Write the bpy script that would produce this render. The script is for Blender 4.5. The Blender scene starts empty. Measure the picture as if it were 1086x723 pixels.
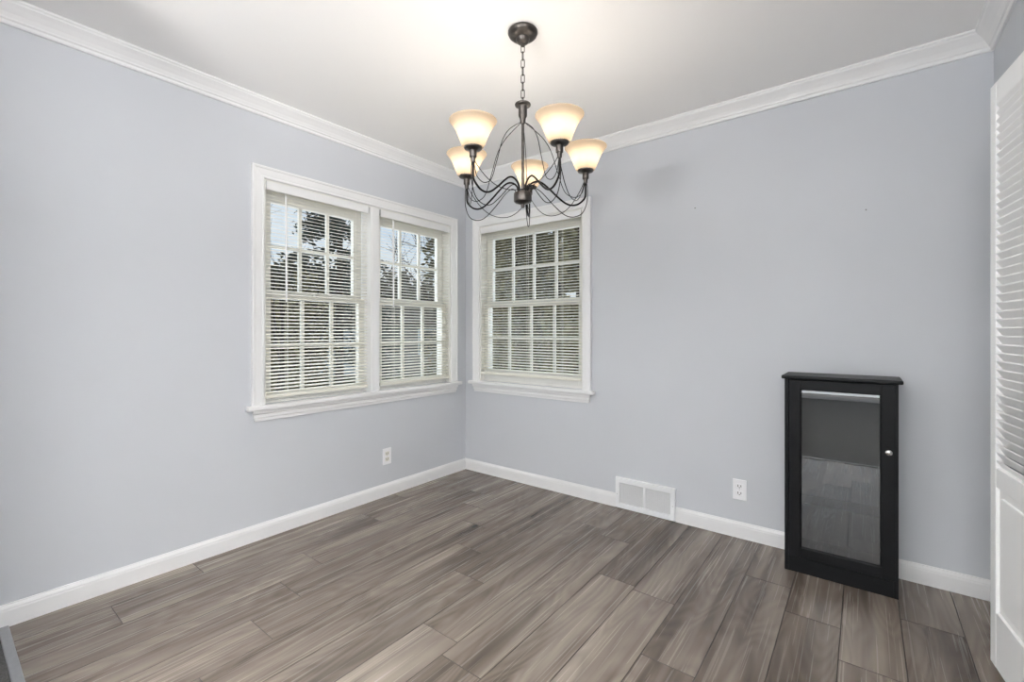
import bpy, bmesh, math, random
from math import sin, cos, pi, radians as R
from mathutils import Vector, Matrix

random.seed(11)
sc = bpy.context.scene
COL = sc.collection

# ------------------------------------------------------------------ camera, world, lights, exposure
CAM = Vector((2.6589, -2.8039, 1.1542))
YAW = R(37.669)
FPX = 483.13
HORIZON = 351.36
cd = bpy.data.cameras.new('camera')
cd.sensor_width = 36.0
cd.sensor_fit = 'HORIZONTAL'
cd.lens = 36.0 * FPX / 1086.0
cd.shift_y = -(361.5 - HORIZON) / 1086.0
cd.clip_start = 0.02
co = bpy.data.objects.new('camera', cd)
co.location = CAM
co.rotation_euler = (pi / 2, 0, YAW)
COL.objects.link(co)
sc.camera = co

vs = sc.view_settings
sc.display_settings.display_device = 'sRGB'
vs.view_transform = 'Standard'
vs.look = 'None'
vs.gamma = 1.0
vs.use_curve_mapping = False
vs.exposure = 0.12
sc.cycles.max_bounces = 14
sc.cycles.diffuse_bounces = 9
sc.cycles.transparent_max_bounces = 24

world = bpy.data.worlds.new('sky')
sc.world = world
world.use_nodes = True
nt = world.node_tree
nt.nodes.clear()
wo = nt.nodes.new('ShaderNodeOutputWorld')
bg = nt.nodes.new('ShaderNodeBackground')
bg.inputs['Strength'].default_value = 0.85
tc = nt.nodes.new('ShaderNodeTexCoord')
sx = nt.nodes.new('ShaderNodeSeparateXYZ')
rp = nt.nodes.new('ShaderNodeValToRGB')
rp.color_ramp.elements[0].position = 0.0
rp.color_ramp.elements[0].color = (0.80, 0.88, 0.97, 1)
rp.color_ramp.elements[1].position = 0.7
rp.color_ramp.elements[1].color = (0.46, 0.66, 0.95, 1)
ns = nt.nodes.new('ShaderNodeTexNoise')
ns.inputs['Scale'].default_value = 3.0
ns.inputs['Detail'].default_value = 5.0
cr = nt.nodes.new('ShaderNodeValToRGB')
cr.color_ramp.elements[0].position = 0.45
cr.color_ramp.elements[1].position = 0.7
mx = nt.nodes.new('ShaderNodeMixRGB')
mx.inputs['Color2'].default_value = (0.95, 0.97, 1.0, 1)
L = nt.links.new
L(tc.outputs['Generated'], sx.inputs[0])
L(sx.outputs['Z'], rp.inputs[0])
L(tc.outputs['Generated'], ns.inputs['Vector'])
L(ns.outputs['Fac'], cr.inputs[0])
L(cr.outputs[0], mx.inputs['Fac'])
L(rp.outputs[0], mx.inputs['Color1'])
L(mx.outputs[0], bg.inputs['Color'])
L(bg.outputs[0], wo.inputs['Surface'])


def area_light(name, loc, rot, sx_, sy_, power, color):
    d = bpy.data.lights.new(name, 'AREA')
    d.shape = 'RECTANGLE'
    d.size, d.size_y = sx_, sy_
    d.energy = power
    d.color = color
    o = bpy.data.objects.new(name, d)
    o.location = loc
    o.rotation_euler = rot
    COL.objects.link(o)
    return o


# daylight coming in through the big living-room window behind the camera, and through the doorway side window
area_light('living_room_window_daylight', (2.30, -6.93, 1.15), (R(90), 0, 0), 1.4, 2.1, 34.0, (0.90, 0.95, 1.0))
area_light('living_room_side_daylight', (5.43, -4.9, 1.3), (R(90), 0, R(90)), 1.8, 1.8, 48.0, (0.97, 0.985, 1.0))
# overcast daylight reaching the two dining-room windows from outside, let in between the blind slats
area_light('double_window_daylight', (-0.30, -0.905, 1.45), (R(90), 0, R(-90)), 1.5, 1.3, 13.0, (0.90, 0.95, 1.0))
area_light('single_window_daylight', (0.64, 0.30, 1.45), (R(90), 0, R(180)), 1.0, 1.3, 6.0, (0.90, 0.95, 1.0))
# two added uplights behind the camera, brightening the ceiling; no lamps stand there
area_light('living_room_added_uplight', (1.9, -4.3, 1.55), (R(180), 0, 0), 0.5, 0.5, 185.0, (1.0, 0.98, 0.96))
area_light('living_room_added_uplight', (4.4, -3.6, 1.60), (R(180), 0, 0), 0.5, 0.5, 350.0, (1.0, 0.98, 0.96))


# ------------------------------------------------------------------ helpers
def srgb(r, g, b):
    def f(c):
        c /= 255.0
        return c / 12.92 if c <= 0.04045 else ((c + 0.055) / 1.055) ** 2.4
    return (f(r), f(g), f(b), 1.0)


def mat(name, col, rough=0.5, metal=0.0, spec=0.5, noise=0.0, nscale=20.0, bump=0.0, bscale=200.0, coat=0.0):
    m = bpy.data.materials.new(name)
    m.use_nodes = True
    t = m.node_tree
    b = t.nodes['Principled BSDF']
    b.inputs['Base Color'].default_value = col
    b.inputs['Roughness'].default_value = rough
    b.inputs['Metallic'].default_value = metal
    b.inputs['Specular IOR Level'].default_value = spec
    b.inputs['Coat Weight'].default_value = coat
    c = t.nodes.new('ShaderNodeTexCoord')
    if noise > 0:
        n = t.nodes.new('ShaderNodeTexNoise')
        n.inputs['Scale'].default_value = nscale
        n.inputs['Detail'].default_value = 4
        r = t.nodes.new('ShaderNodeValToRGB')
        lo, hi = 1 - noise, 1 + noise
        r.color_ramp.elements[0].position = 0.3
        r.color_ramp.elements[1].position = 0.7
        r.color_ramp.elements[0].color = (col[0] * lo, col[1] * lo, col[2] * lo, 1)
        r.color_ramp.elements[1].color = (col[0] * hi, col[1] * hi, col[2] * hi, 1)
        t.links.new(c.outputs['Object'], n.inputs['Vector'])
        t.links.new(n.outputs['Fac'], r.inputs[0])
        t.links.new(r.outputs[0], b.inputs['Base Color'])
    if bump > 0:
        n2 = t.nodes.new('ShaderNodeTexNoise')
        n2.inputs['Scale'].default_value = bscale
        n2.inputs['Detail'].default_value = 3
        bp = t.nodes.new('ShaderNodeBump')
        bp.inputs['Strength'].default_value = bump
        bp.inputs['Distance'].default_value = 0.002
        t.links.new(c.outputs['Object'], n2.inputs['Vector'])
        t.links.new(n2.outputs['Fac'], bp.inputs['Height'])
        t.links.new(bp.outputs[0], b.inputs['Normal'])
    return m


M = {}
M['wall'] = mat('wall_paint', srgb(196, 198.8, 203.5), 0.55, noise=0.012, nscale=2.0, bump=0.06, bscale=260)
M['ceiling'] = mat('ceiling_paint', srgb(248, 247, 246), 0.8, bump=0.05, bscale=180)
M['trim'] = mat('white_trim_paint', srgb(229, 229, 229), 0.35, noise=0.01, nscale=8)
M['sash'] = mat('white_sash_paint', srgb(224, 223, 219), 0.4, noise=0.01, nscale=8)
M['slat'] = mat('cream_vinyl_slat', srgb(226, 223, 212), 0.4, noise=0.01, nscale=8)
M['cord'] = mat('white_cord', srgb(235, 234, 228), 0.7)
M['plastic'] = mat('white_plastic', srgb(240, 240, 242), 0.3, noise=0.01)
M['ivory'] = mat('ivory_plastic', srgb(226, 224, 214), 0.35, noise=0.01)
M['slot'] = mat('dark_slot', srgb(40, 38, 36), 0.7)
M['screw'] = mat('painted_screw', srgb(205, 205, 205), 0.4, 0.3)
M['vent'] = mat('white_vent_enamel', srgb(236, 237, 239), 0.35, noise=0.01)
M['grille'] = mat('grey_white_grille', srgb(208, 209, 210), 0.45, noise=0.01)
M['ventdark'] = mat('vent_inside', srgb(120, 120, 120), 0.8)
M['black'] = mat('black_wood_lacquer', srgb(13, 14, 16), 0.40, spec=0.2, noise=0.15, nscale=30)
M['blackin'] = mat('black_wood_inside', srgb(20, 21, 23), 0.5, noise=0.2, nscale=20)
M['chrome'] = mat('brushed_chrome', srgb(215, 213, 210), 0.25, 1.0)
M['pewter'] = mat('brushed_pewter', srgb(84, 80, 77), 0.36, 0.9, noise=0.2, nscale=60)
M['iron'] = mat('dark_pewter_wire', srgb(36, 34, 33), 0.42, 0.8, noise=0.15, nscale=60)
M['door'] = mat('white_door_paint', srgb(246, 246, 245), 0.4, noise=0.01, nscale=6)
M['strip'] = mat('grey_metal_strip', srgb(165, 167, 170), 0.35, 0.6, noise=0.05, nscale=60)
M['closet'] = mat('closet_paint', srgb(220, 220, 218), 0.7)
M['carpet'] = mat('grey_carpet', srgb(84, 84, 83), 0.95, noise=0.35, nscale=160, bump=0.9, bscale=220, spec=0.1)
M['lawn'] = mat('winter_lawn', srgb(92, 92, 66), 0.95, noise=0.4, nscale=3, spec=0.1)
M['bark'] = mat('grey_bark', srgb(70, 62, 56), 0.9, noise=0.3, nscale=15, spec=0.1)
M['conifer'] = mat('dark_conifer_needles', srgb(66, 78, 74), 0.8, noise=0.45, nscale=4, spec=0.2)
M['shrub'] = mat('olive_shrub_leaves', srgb(138, 130, 96), 0.8, noise=0.5, nscale=5, spec=0.2)
M['shrubdark'] = mat('dark_evergreen_leaves', srgb(112, 108, 80), 0.8, noise=0.55, nscale=4, spec=0.2)
M['farleaf'] = mat('far_wood_foliage', srgb(104, 103, 90), 0.9, noise=0.4, nscale=1.2, spec=0.1)
M['roof'] = mat('brown_roof_shingle', srgb(92, 84, 78), 0.9, noise=0.3, nscale=9, spec=0.1)
M['siding'] = mat('grey_house_siding', srgb(128, 130, 130), 0.8, noise=0.06, nscale=5)
M['whiteside'] = mat('white_garage_paint', srgb(205, 215, 226), 0.6, noise=0.03, nscale=5)
M['drive'] = mat('pale_driveway', srgb(150, 148, 142), 0.9, noise=0.12, nscale=6)
M['housewin'] = mat('dark_window_glass', srgb(40, 48, 56), 0.1)


def wood_floor_mat():
    m = bpy.data.materials.new('grey_brown_oak_vinyl_plank')
    m.use_nodes = True
    t = m.node_tree
    N, K = t.nodes.new, t.links.new
    b = t.nodes['Principled BSDF']
    tcn = N('ShaderNodeTexCoord')
    at = N('ShaderNodeAttribute')
    at.attribute_name = 'plank'
    sep = N('ShaderNodeSeparateXYZ')
    K(at.outputs['Vector'], sep.inputs[0])
    off = N('ShaderNodeVectorMath')
    off.operation = 'SCALE'
    off.inputs['Scale'].default_value = 37.0
    K(at.outputs['Vector'], off.inputs[0])
    add = N('ShaderNodeVectorMath')
    add.operation = 'ADD'
    K(tcn.outputs['Object'], add.inputs[0])
    K(off.outputs[0], add.inputs[1])

    def mapped(s):
        mp = N('ShaderNodeMapping')
        mp.inputs['Scale'].default_value = s
        K(add.outputs[0], mp.inputs['Vector'])
        return mp.outputs[0]

    def noise(v, scale, detail, rough=0.55, dist=0.0):
        n = N('ShaderNodeTexNoise')
        n.inputs['Scale'].default_value = scale
        n.inputs['Detail'].default_value = detail
        n.inputs['Roughness'].default_value = rough
        n.inputs['Distortion'].default_value = dist
        K(v, n.inputs['Vector'])
        return n.outputs['Fac']

    def ramp(f, stops):
        r = N('ShaderNodeValToRGB')
        while len(r.color_ramp.elements) < len(stops):
            r.color_ramp.elements.new(0.5)
        for e, (p, c) in zip(r.color_ramp.elements, stops):
            e.position = p
            e.color = c
        K(f, r.inputs[0])
        return r.outputs[0]

    def math_(op, a, bb):
        n = N('ShaderNodeMath')
        n.operation = op
        for i, v in enumerate((a, bb)):
            if isinstance(v, float):
                n.inputs[i].default_value = v
            else:
                K(v, n.inputs[i])
        return n.outputs[0]

    # broad dark and light streaks running along the plank
    broad = noise(mapped((8.0, 0.75, 1.0)), 1.0, 2, 0.5, 0.4)
    # cathedral grain: contour lines of a smooth stretched noise
    cath = noise(mapped((6.5, 1.3, 1.0)), 1.0, 1.5, 0.4, 0.3)
    rings = math_('FRACT', math_('MULTIPLY', cath, 14.0), 0.0)
    tri = math_('ABSOLUTE', math_('SUBTRACT', rings, 0.5), 0.0)
    # fine pores
    fine = noise(mapped((130.0, 1.6, 1.0)), 1.0, 2, 0.5)
    mid = noise(mapped((24.0, 0.8, 1.0)), 1.0, 1.5, 0.4, 0.4)
    knot = noise(mapped((5.0, 2.4, 1.0)), 1.0, 2, 0.5, 1.2)
    v = math_('ADD', math_('MULTIPLY', broad, 0.62), math_('MULTIPLY', mid, 0.38))
    v = math_('ADD', v, math_('MULTIPLY', fine, 0.06))
    v = math_('ADD', v, math_('MULTIPLY', tri, 0.15))
    v = math_('ADD', v, math_('MULTIPLY', knot, 0.16))
    v = math_('ADD', v, math_('MULTIPLY', sep.outputs['X'], 0.07))
    v = math_('SUBTRACT', v, 0.20)
    col = ramp(v, [(0.22, srgb(58, 50, 44)), (0.38, srgb(88, 79, 71)), (0.50, srgb(114, 104, 95)),
                   (0.62, srgb(132, 122, 112)), (0.80, srgb(156, 147, 137))])
    K(col, b.inputs['Base Color'])
    rr = ramp(fine, [(0.3, (0.25, 0.25, 0.25, 1)), (0.7, (0.28, 0.28, 0.28, 1))])
    K(rr, b.inputs['Roughness'])
    b.inputs['Specular IOR Level'].default_value = 0.45
    bp = N('ShaderNodeBump')
    bp.inputs['Strength'].default_value = 0.04
    bp.inputs['Distance'].default_value = 0.001
    K(fine, bp.inputs['Height'])
    K(bp.outputs[0], b.inputs['Normal'])
    return m


def pane_mat(name, refl_ior=1.5, tint=(0.97, 0.985, 0.98, 1), rough=0.0):
    m = bpy.data.materials.new(name)
    m.use_nodes = True
    t = m.node_tree
    t.nodes.clear()
    out = t.nodes.new('ShaderNodeOutputMaterial')
    mixs = t.nodes.new('ShaderNodeMixShader')
    tr = t.nodes.new('ShaderNodeBsdfTransparent')
    tr.inputs['Color'].default_value = tint
    gl = t.nodes.new('ShaderNodeBsdfGlossy')
    gl.inputs['Roughness'].default_value = rough
    fr = t.nodes.new('ShaderNodeFresnel')
    fr.inputs['IOR'].default_value = refl_ior
    # reflect at the front face of the pane only: the sheet does not bend the ray, so its back face must not total-reflect
    ge = t.nodes.new('ShaderNodeNewGeometry')
    mu = t.nodes.new('ShaderNodeMath')
    mu.operation = 'SUBTRACT'
    mu.use_clamp = True
    t.links.new(fr.outputs[0], mu.inputs[0])
    t.links.new(ge.outputs['Backfacing'], mu.inputs[1])
    t.links.new(mu.outputs[0], mixs.inputs['Fac'])
    t.links.new(tr.outputs[0], mixs.inputs[1])
    t.links.new(gl.outputs[0], mixs.inputs[2])
    t.links.new(mixs.outputs[0], out.inputs['Surface'])
    return m


def shade_mat():
    m = bpy.data.materials.new('frosted_amber_white_glass')
    m.use_nodes = True
    t = m.node_tree
    t.nodes.clear()
    out = t.nodes.new('ShaderNodeOutputMaterial')
    tl = t.nodes.new('ShaderNodeBsdfTranslucent')
    df = t.nodes.new('ShaderNodeBsdfDiffuse')
    gs = t.nodes.new('ShaderNodeBsdfGlossy')
    gs.inputs['Roughness'].default_value = 0.35
    n = t.nodes.new('ShaderNodeTexNoise')
    n.inputs['Scale'].default_value = 9.0
    n.inputs['Detail'].default_value = 3
    r = t.nodes.new('ShaderNodeValToRGB')
    r.color_ramp.elements[0].color = (0.175, 0.133, 0.090, 1)
    r.color_ramp.elements[1].color = (0.188, 0.150, 0.108, 1)
    t.links.new(n.outputs['Fac'], r.inputs[0])
    t.links.new(r.outputs[0], tl.inputs['Color'])
    df.inputs['Color'].default_value = (0.80, 0.72, 0.62, 1)
    m1 = t.nodes.new('ShaderNodeMixShader')
    m1.inputs['Fac'].default_value = 0.2
    m2 = t.nodes.new('ShaderNodeMixShader')
    m2.inputs['Fac'].default_value = 0.04
    t.links.new(tl.outputs[0], m1.inputs[1])
    t.links.new(df.outputs[0], m1.inputs[2])
    t.links.new(m1.outputs[0], m2.inputs[1])
    t.links.new(gs.outputs[0], m2.inputs[2])
    t.links.new(m2.outputs[0], out.inputs['Surface'])
    return m


def emit_mat(name, col, strength):
    m = bpy.data.materials.new(name)
    m.use_nodes = True
    t = m.node_tree
    t.nodes.clear()
    out = t.nodes.new('ShaderNodeOutputMaterial')
    e = t.nodes.new('ShaderNodeEmission')
    e.inputs['Color'].default_value = col
    e.inputs['Strength'].default_value = strength
    t.links.new(e.outputs[0], out.inputs['Surface'])
    return m


M['floor'] = wood_floor_mat()
M['groove'] = mat('dark_plank_groove', srgb(58, 52, 47), 0.7)
M['pane'] = pane_mat('window_pane_glass', 1.5)
M['cabglass'] = pane_mat('cabinet_door_glass', 2.2, (0.95, 0.965, 0.97, 1), 0.0)
M['shade'] = shade_mat()
M['bulb'] = emit_mat('warm_bulb_glow', (1.0, 0.91, 0.80, 1), 74.0)


def link(name, bm, m, parent=None, smooth=False, loc=None):
    """one bmesh -> ONE mesh object"""
    bmesh.ops.remove_doubles(bm, verts=bm.verts, dist=1e-6)
    me = bpy.data.meshes.new(name)
    bm.to_mesh(me)
    bm.free()
    for mm in (m if isinstance(m, (list, tuple)) else [m]):
        me.materials.append(mm)
    if smooth:
        for p in me.polygons:
            p.use_smooth = True
        if smooth == 'auto':
            try:
                me.set_sharp_from_angle(angle=R(38))
            except Exception:
                pass
    o = bpy.data.objects.new(name, me)
    COL.objects.link(o)
    if parent:
        o.parent = parent
    if loc is not None:
        o.location = loc
    return o


def tag(o, label=None, cat=None, group=None, kind=None):
    if label:
        o['label'] = label
    if cat:
        o['category'] = cat
    if group:
        o['group'] = group
    if kind:
        o['kind'] = kind
    return o


def structure(o, label=None):
    o['kind'] = 'structure'
    if label:
        o['label'] = label
    return o


def empty(name, loc=(0, 0, 0), rz=0.0):
    o = bpy.data.objects.new(name, None)
    o.empty_display_size = 0.1
    o.location = loc
    o.rotation_euler = (0, 0, rz)
    COL.objects.link(o)
    return o


def box(bm, x0, x1, y0, y1, z0, z1, bevel=0.0, seg=2):
    x0, x1 = min(x0, x1), max(x0, x1)
    y0, y1 = min(y0, y1), max(y0, y1)
    z0, z1 = min(z0, z1), max(z0, z1)
    vs_ = [bm.verts.new(c) for c in ((x0, y0, z0), (x1, y0, z0), (x1, y1, z0), (x0, y1, z0),
                                     (x0, y0, z1), (x1, y0, z1), (x1, y1, z1), (x0, y1, z1))]
    fs = [bm.faces.new([vs_[i] for i in f]) for f in ((0, 3, 2, 1), (4, 5, 6, 7), (0, 1, 5, 4), (1, 2, 6, 5), (2, 3, 7, 6), (3, 0, 4, 7))]
    if bevel > 0:
        es = list({e for f in fs for e in f.edges})
        bmesh.ops.bevel(bm, geom=es, offset=bevel, segments=seg, affect='EDGES', profile=0.6)
    return bm


def one_box(*a, **k):
    return box(bmesh.new(), *a, **k)


def sweep(bm, path, N, profile, closed=False):
    """profile [(a,b)] swept along path; a = in-plane, to the left of travel seen with N up; b = along N; mitred corners"""
    N = Vector(N).normalized()
    P = [Vector(p) for p in path]
    n = len(P)
    rings = []
    for i in range(n):
        dirs = []
        if closed or i > 0:
            dirs.append((P[i] - P[i - 1]).normalized())
        if closed or i < n - 1:
            dirs.append((P[(i + 1) % n] - P[i]).normalized())
        perps = [N.cross(d) for d in dirs]
        if len(perps) == 2:
            s = perps[0] + perps[1]
            q = s / (s.length_squared / 2.0) if s.length > 1e-6 else perps[0]
        else:
            q = perps[0]
        rings.append([bm.verts.new(P[i] + q * a + N * b) for a, b in profile])
    m = len(profile)
    for i in range(n if closed else n - 1):
        r0, r1 = rings[i], rings[(i + 1) % n]
        for j in range(m):
            k = (j + 1) % m
            bm.faces.new((r0[j], r1[j], r1[k], r0[k]))
    if not closed:
        bm.faces.new(rings[0])
        bm.faces.new(list(reversed(rings[-1])))
    bmesh.ops.recalc_face_normals(bm, faces=bm.faces)
    return bm


def lathe(bm, prof, seg=32, c=(0, 0, 0), cap=True):
    rings = []
    for r, z in prof:
        if r < 1e-5:
            rings.append([bm.verts.new((c[0], c[1], c[2] + z))])
        else:
            rings.append([bm.verts.new((c[0] + r * cos(2 * pi * i / seg), c[1] + r * sin(2 * pi * i / seg), c[2] + z)) for i in range(seg)])
    for a, b in zip(rings, rings[1:]):
        for i in range(seg):
            j = (i + 1) % seg
            if len(a) == 1 and len(b) == 1:
                continue
            if len(a) == 1:
                bm.faces.new((a[0], b[j], b[i]))
            elif len(b) == 1:
                bm.faces.new((a[i], a[j], b[0]))
            else:
                bm.faces.new((a[i], a[j], b[j], b[i]))
    if cap:
        for r in (rings[0], rings[-1]):
            if len(r) > 1:
                bm.faces.new(r)
    bmesh.ops.recalc_face_normals(bm, faces=bm.faces)
    return bm


def spline(pts, sub=6):
    P = [Vector(p) for p in pts]
    out = []
    for i in range(len(P) - 1):
        p0 = P[i - 1] if i else P[0] * 2 - P[1]
        p1, p2 = P[i], P[i + 1]
        p3 = P[i + 2] if i + 2 < len(P) else P[-1] * 2 - P[-2]
        for k in range(sub):
            t = k / sub
            out.append(0.5 * ((2 * p1) + (p2 - p0) * t + (2 * p0 - 5 * p1 + 4 * p2 - p3) * t * t + (3 * p1 - p0 - 3 * p2 + p3) * t ** 3))
    out.append(P[-1])
    return out


def tube(bm, pts, r, seg=8):
    P = [Vector(p) for p in pts]
    rad = r if isinstance(r, (list, tuple)) else [r] * len(P)
    T = []
    for i in range(len(P)):
        a = P[max(i - 1, 0)]
        b = P[min(i + 1, len(P) - 1)]
        T.append((b - a).normalized())
    up = Vector((0, 0, 1)) if abs(T[0].z) < 0.9 else Vector((1, 0, 0))
    u = (up - T[0] * up.dot(T[0])).normalized()
    rings = []
    for p, t, q in zip(P, T, rad):
        u = (u - t * u.dot(t)).normalized()
        w = t.cross(u)
        rings.append([bm.verts.new(p + (u * cos(2 * pi * k / seg) + w * sin(2 * pi * k / seg)) * q) for k in range(seg)])
    for a, b in zip(rings, rings[1:]):
        for k in range(seg):
            j = (k + 1) % seg
            bm.faces.new((a[k], a[j], b[j], b[k]))
    bm.faces.new(list(reversed(rings[0])))
    bm.faces.new(rings[-1])
    return bm


# ------------------------------------------------------------------ the room shell
RX = 3.10          # right wall (closet wall) plane
CZ = 2.44          # ceiling
CARPET_Y = -2.598  # where plank floor ends and carpet begins
BY = -7.0          # living room back wall
LX = 5.5           # living room right wall
T = 0.16           # outer wall thickness
W1 = (-1.636, -0.178, 0.745, 2.010)   # y0,y1,z0,z1 opening in the left wall
W2 = (0.160, 1.118, 0.750, 2.010)     # x0,x1,z0,z1 opening in the back wall


def plank_floor():
    bm = bmesh.new()
    lay = bm.faces.layers.float_vector.new('plank')
    w, ln, g = 0.187, 1.22, 0.0017
    x_edge = 2.962
    known = {-12: -2.0, -13: -1.796, -14: -1.59, -9: -1.59, -10: -1.23, -11: -1.02, -3: -0.624, -2: -0.834, -4: -0.418, -5: -1.23, -1: -0.05 - 0.35, -6: -0.86, -7: -2.05, -8: -0.45, 0: -1.1}
    k0, k1 = -16, 1
    rnd = random.Random(5)
    for k in range(k0, k1):
        xa, xb = max(x_edge + k * w, 0.0), min(x_edge + (k + 1) * w, RX)
        if xb - xa < 0.004:
            continue
        # end joints along the row
        j = known.get(k, -rnd.random() * ln)
        while j < 0:
            j += ln
        ys = [0.0]
        y = j - ln
        while y > CARPET_Y:
            if y < -0.001:
                ys.append(y)
            y -= ln
        ys.append(CARPET_Y)
        for ya, yb in zip(ys, ys[1:]):
            v = Vector((rnd.random(), rnd.random(), rnd.random()))
            d = 0.0020
            top = [(xa + g, yb + g), (xb - g, yb + g), (xb - g, ya - g), (xa + g, ya - g)]
            bot = [(xa, yb), (xb, yb), (xb, ya), (xa, ya)]
            tv = [bm.verts.new((p[0], p[1], 0.0)) for p in top]
            bv = [bm.verts.new((p[0], p[1], -d)) for p in bot]
            f = bm.faces.new(tv)
            f[lay] = v
            for i in range(4):
                q = bm.faces.new((bv[i], bv[(i + 1) % 4], tv[(i + 1) % 4], tv[i]))
                q[lay] = v
                q.material_index = 1
    # slab under the planks
    box(bm, 0, RX, CARPET_Y, 0, -0.08, -0.0022)
    me_o = link('floor', bm, [M['floor'], M['groove']])
    return structure(me_o)


plank_floor()
structure(link('floor_carpet', one_box(0, LX, BY, CARPET_Y - 0.025, -0.08, 0.004), M['carpet']))
structure(link('trim_1', box(bmesh.new(), 0.0, RX, CARPET_Y - 0.027, CARPET_Y + 0.002, -0.02, 0.0075, 0.0035, 2), M['strip']),
          'grey metal strip where plank floor meets carpet')
structure(link('ceiling', one_box(-T, LX + T, BY - T, T, CZ, CZ + 0.12), M['ceiling']))


def wall_with_hole(axis, a0, a1, hole, t0, t1):
    bm = bmesh.new()
    h0, h1, z0, z1 = hole
    for (p, q, zz0, zz1) in ((a0, h0, 0, CZ), (h1, a1, 0, CZ), (h0, h1, 0, z0), (h0, h1, z1, CZ)):
        if q - p < 1e-4 or zz1 - zz0 < 1e-4:
            continue
        if axis == 'x':
            box(bm, p, q, t0, t1, zz0, zz1)
        else:
            box(bm, t0, t1, p, q, zz0, zz1)
    return bm


structure(link('wall_left', wall_with_hole('y', BY - T, T, W1, -T, 0), M['wall']))
structure(link('wall_back', wall_with_hole('x', 0, RX + 0.7, W2, 0, T), M['wall']))
# closet wall on the right with its doorway, then the wall end beside the carpet
CL0, CL1 = -1.00, -0.055
bm = bmesh.new()
box(bm, RX, RX + 0.11, CL1, 0, 0, CZ)
box(bm, RX, RX + 0.11, CL0, CL1, 1.99, CZ)
box(bm, RX, RX + 0.11, -2.56, CL0, 0, CZ)
structure(link('wall_right', bm, M['wall']))
bm = bmesh.new()
box(bm, RX + 0.70, RX + 0.80, -2.56, 0, 0, CZ)
box(bm, RX + 0.11, RX + 0.70, -1.30, -1.20, 0, CZ)
structure(link('wall_closet', bm, M['closet']))
structure(link('floor_closet', one_box(RX, RX + 0.70, -1.20, 0, -0.08, -0.001), M['groove']))
structure(link('wall_living_room', one_box(RX + 0.11, LX, -2.56, -2.46, 0, CZ), M['wall']))
structure(link('wall_shading_stub', one_box(0, 0.85, -2.98, -2.86, 0, CZ), M['wall']))  # added wall stub out of view, keeps light off the left wall's near end
W3 = (1.55, 3.05, 0.05, 2.25)
structure(link('wall_rear', wall_with_hole('x', 0, LX, W3, BY - T, BY), M['wall']))
bm = bmesh.new()
structure(link('wall_side', wall_with_hole('y', BY, -2.46, (-5.85, -3.95, 0.35, 2.25), LX, LX + T), M['wall']))


def plain_window(name, axis, a0, a1, z0, z1, c0, c1, mid):
    w = structure(empty(name))
    bm = bmesh.new()
    f = 0.06
    for (p, q, zz0, zz1) in ((a0, a0 + f, z0, z1), (a1 - f, a1, z0, z1), (a0 + f, a1 - f, z0, z0 + f), (a0 + f, a1 - f, z1 - f, z1), (mid - 0.03, mid + 0.03, z0 + f, z1 - f)):
        if axis == 'x':
            box(bm, p, q, c0, c1, zz0, zz1)
        else:
            box(bm, c0, c1, p, q, zz0, zz1)
    link('window_frame', bm, M['sash'], w)
    c = (c0 + c1) / 2
    bm = bmesh.new()
    if axis == 'x':
        box(bm, a0 + f, a1 - f, c - 0.003, c + 0.003, z0 + f, z1 - f)
    else:
        box(bm, c - 0.003, c + 0.003, a0 + f, a1 - f, z0 + f, z1 - f)
    link('pane', bm, M['pane'], w)
    return w


plain_window('window_3', 'x', 1.55, 3.05, 0.05, 2.25, BY - 0.13, BY - 0.04, 2.30)
plain_window('window_4', 'y', -5.85, -3.95, 0.35, 2.25, LX + 0.04, LX + 0.13, -4.9)

# crown moulding: (distance into room, down from ceiling)
CROWN = [(0, 0), (0.066, 0), (0.066, -0.008), (0.060, -0.013), (0.058, -0.018), (0.045, -0.030), (0.030, -0.046), (0.021, -0.060),
         (0.019, -0.066), (0.013, -0.070), (0.012, -0.080), (0.009, -0.085), (0, -0.085)]
NZ = (0, 0, 1)
bm = sweep(bmesh.new(), [(RX, -2.56, CZ), (RX, 0, CZ), (0, 0, CZ), (0, BY, CZ)], NZ, CROWN)
structure(link('trim_2', bm, M['trim']), 'white crown moulding round the top of the grey walls')
BASE = [(0, 0.0), (0.014, 0.0), (0.014, 0.062), (0.0125, 0.068), (0.0125, 0.072), (0.009, 0.079), (0.006, 0.083), (0.005, 0.0875), (0, 0.0875)]
bm = sweep(bmesh.new(), [(0, 0, 0), (0, BY, 0)], NZ, BASE)
# mitre is covered by the corner of the back run
structure(link('baseboard_left', bm, M['trim']))
bm = sweep(bmesh.new(), [(1.3665, 0, 0), (0.0, 0, 0)], NZ, BASE)
sweep(bm, [(RX, 0, 0), (1.7555, 0, 0)], NZ, BASE)
structure(link('baseboard_back', bm, M['trim']))
bm = sweep(bmesh.new(), [(RX, CL1 + 0.001, 0), (RX, -0.014, 0)], NZ, BASE)
sweep(bm, [(RX, -2.55, 0), (RX, CL0, 0)], NZ, BASE)
structure(link('baseboard_right', bm, M['trim']))


# ------------------------------------------------------------------ windows (double hung, white, with grilles)
# built in a local frame: u along the wall, d = depth into the wall (negative = into the room), z up
def on_left(u, d, z):      # left wall: u = y, room is +x
    return (-d, u, z)


def on_back(u, d, z):      # back wall: u = x, room is -y
    return (u, d, z)


def lbox(bm, f, u0, u1, d0, d1, z0, z1, bevel=0.0):
    a = f(u0, d0, z0)
    b = f(u1, d1, z1)
    return box(bm, a[0], b[0], a[1], b[1], a[2], b[2], bevel)


CASING = [(0, 0), (0.066, 0), (0.066, 0.019), (0.062, 0.021), (0.054, 0.020), (0.050, 0.016), (0.018, 0.0135), (0.014, 0.012), (0.010, 0.014), (0.004, 0.014), (0, 0.011)]


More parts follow.
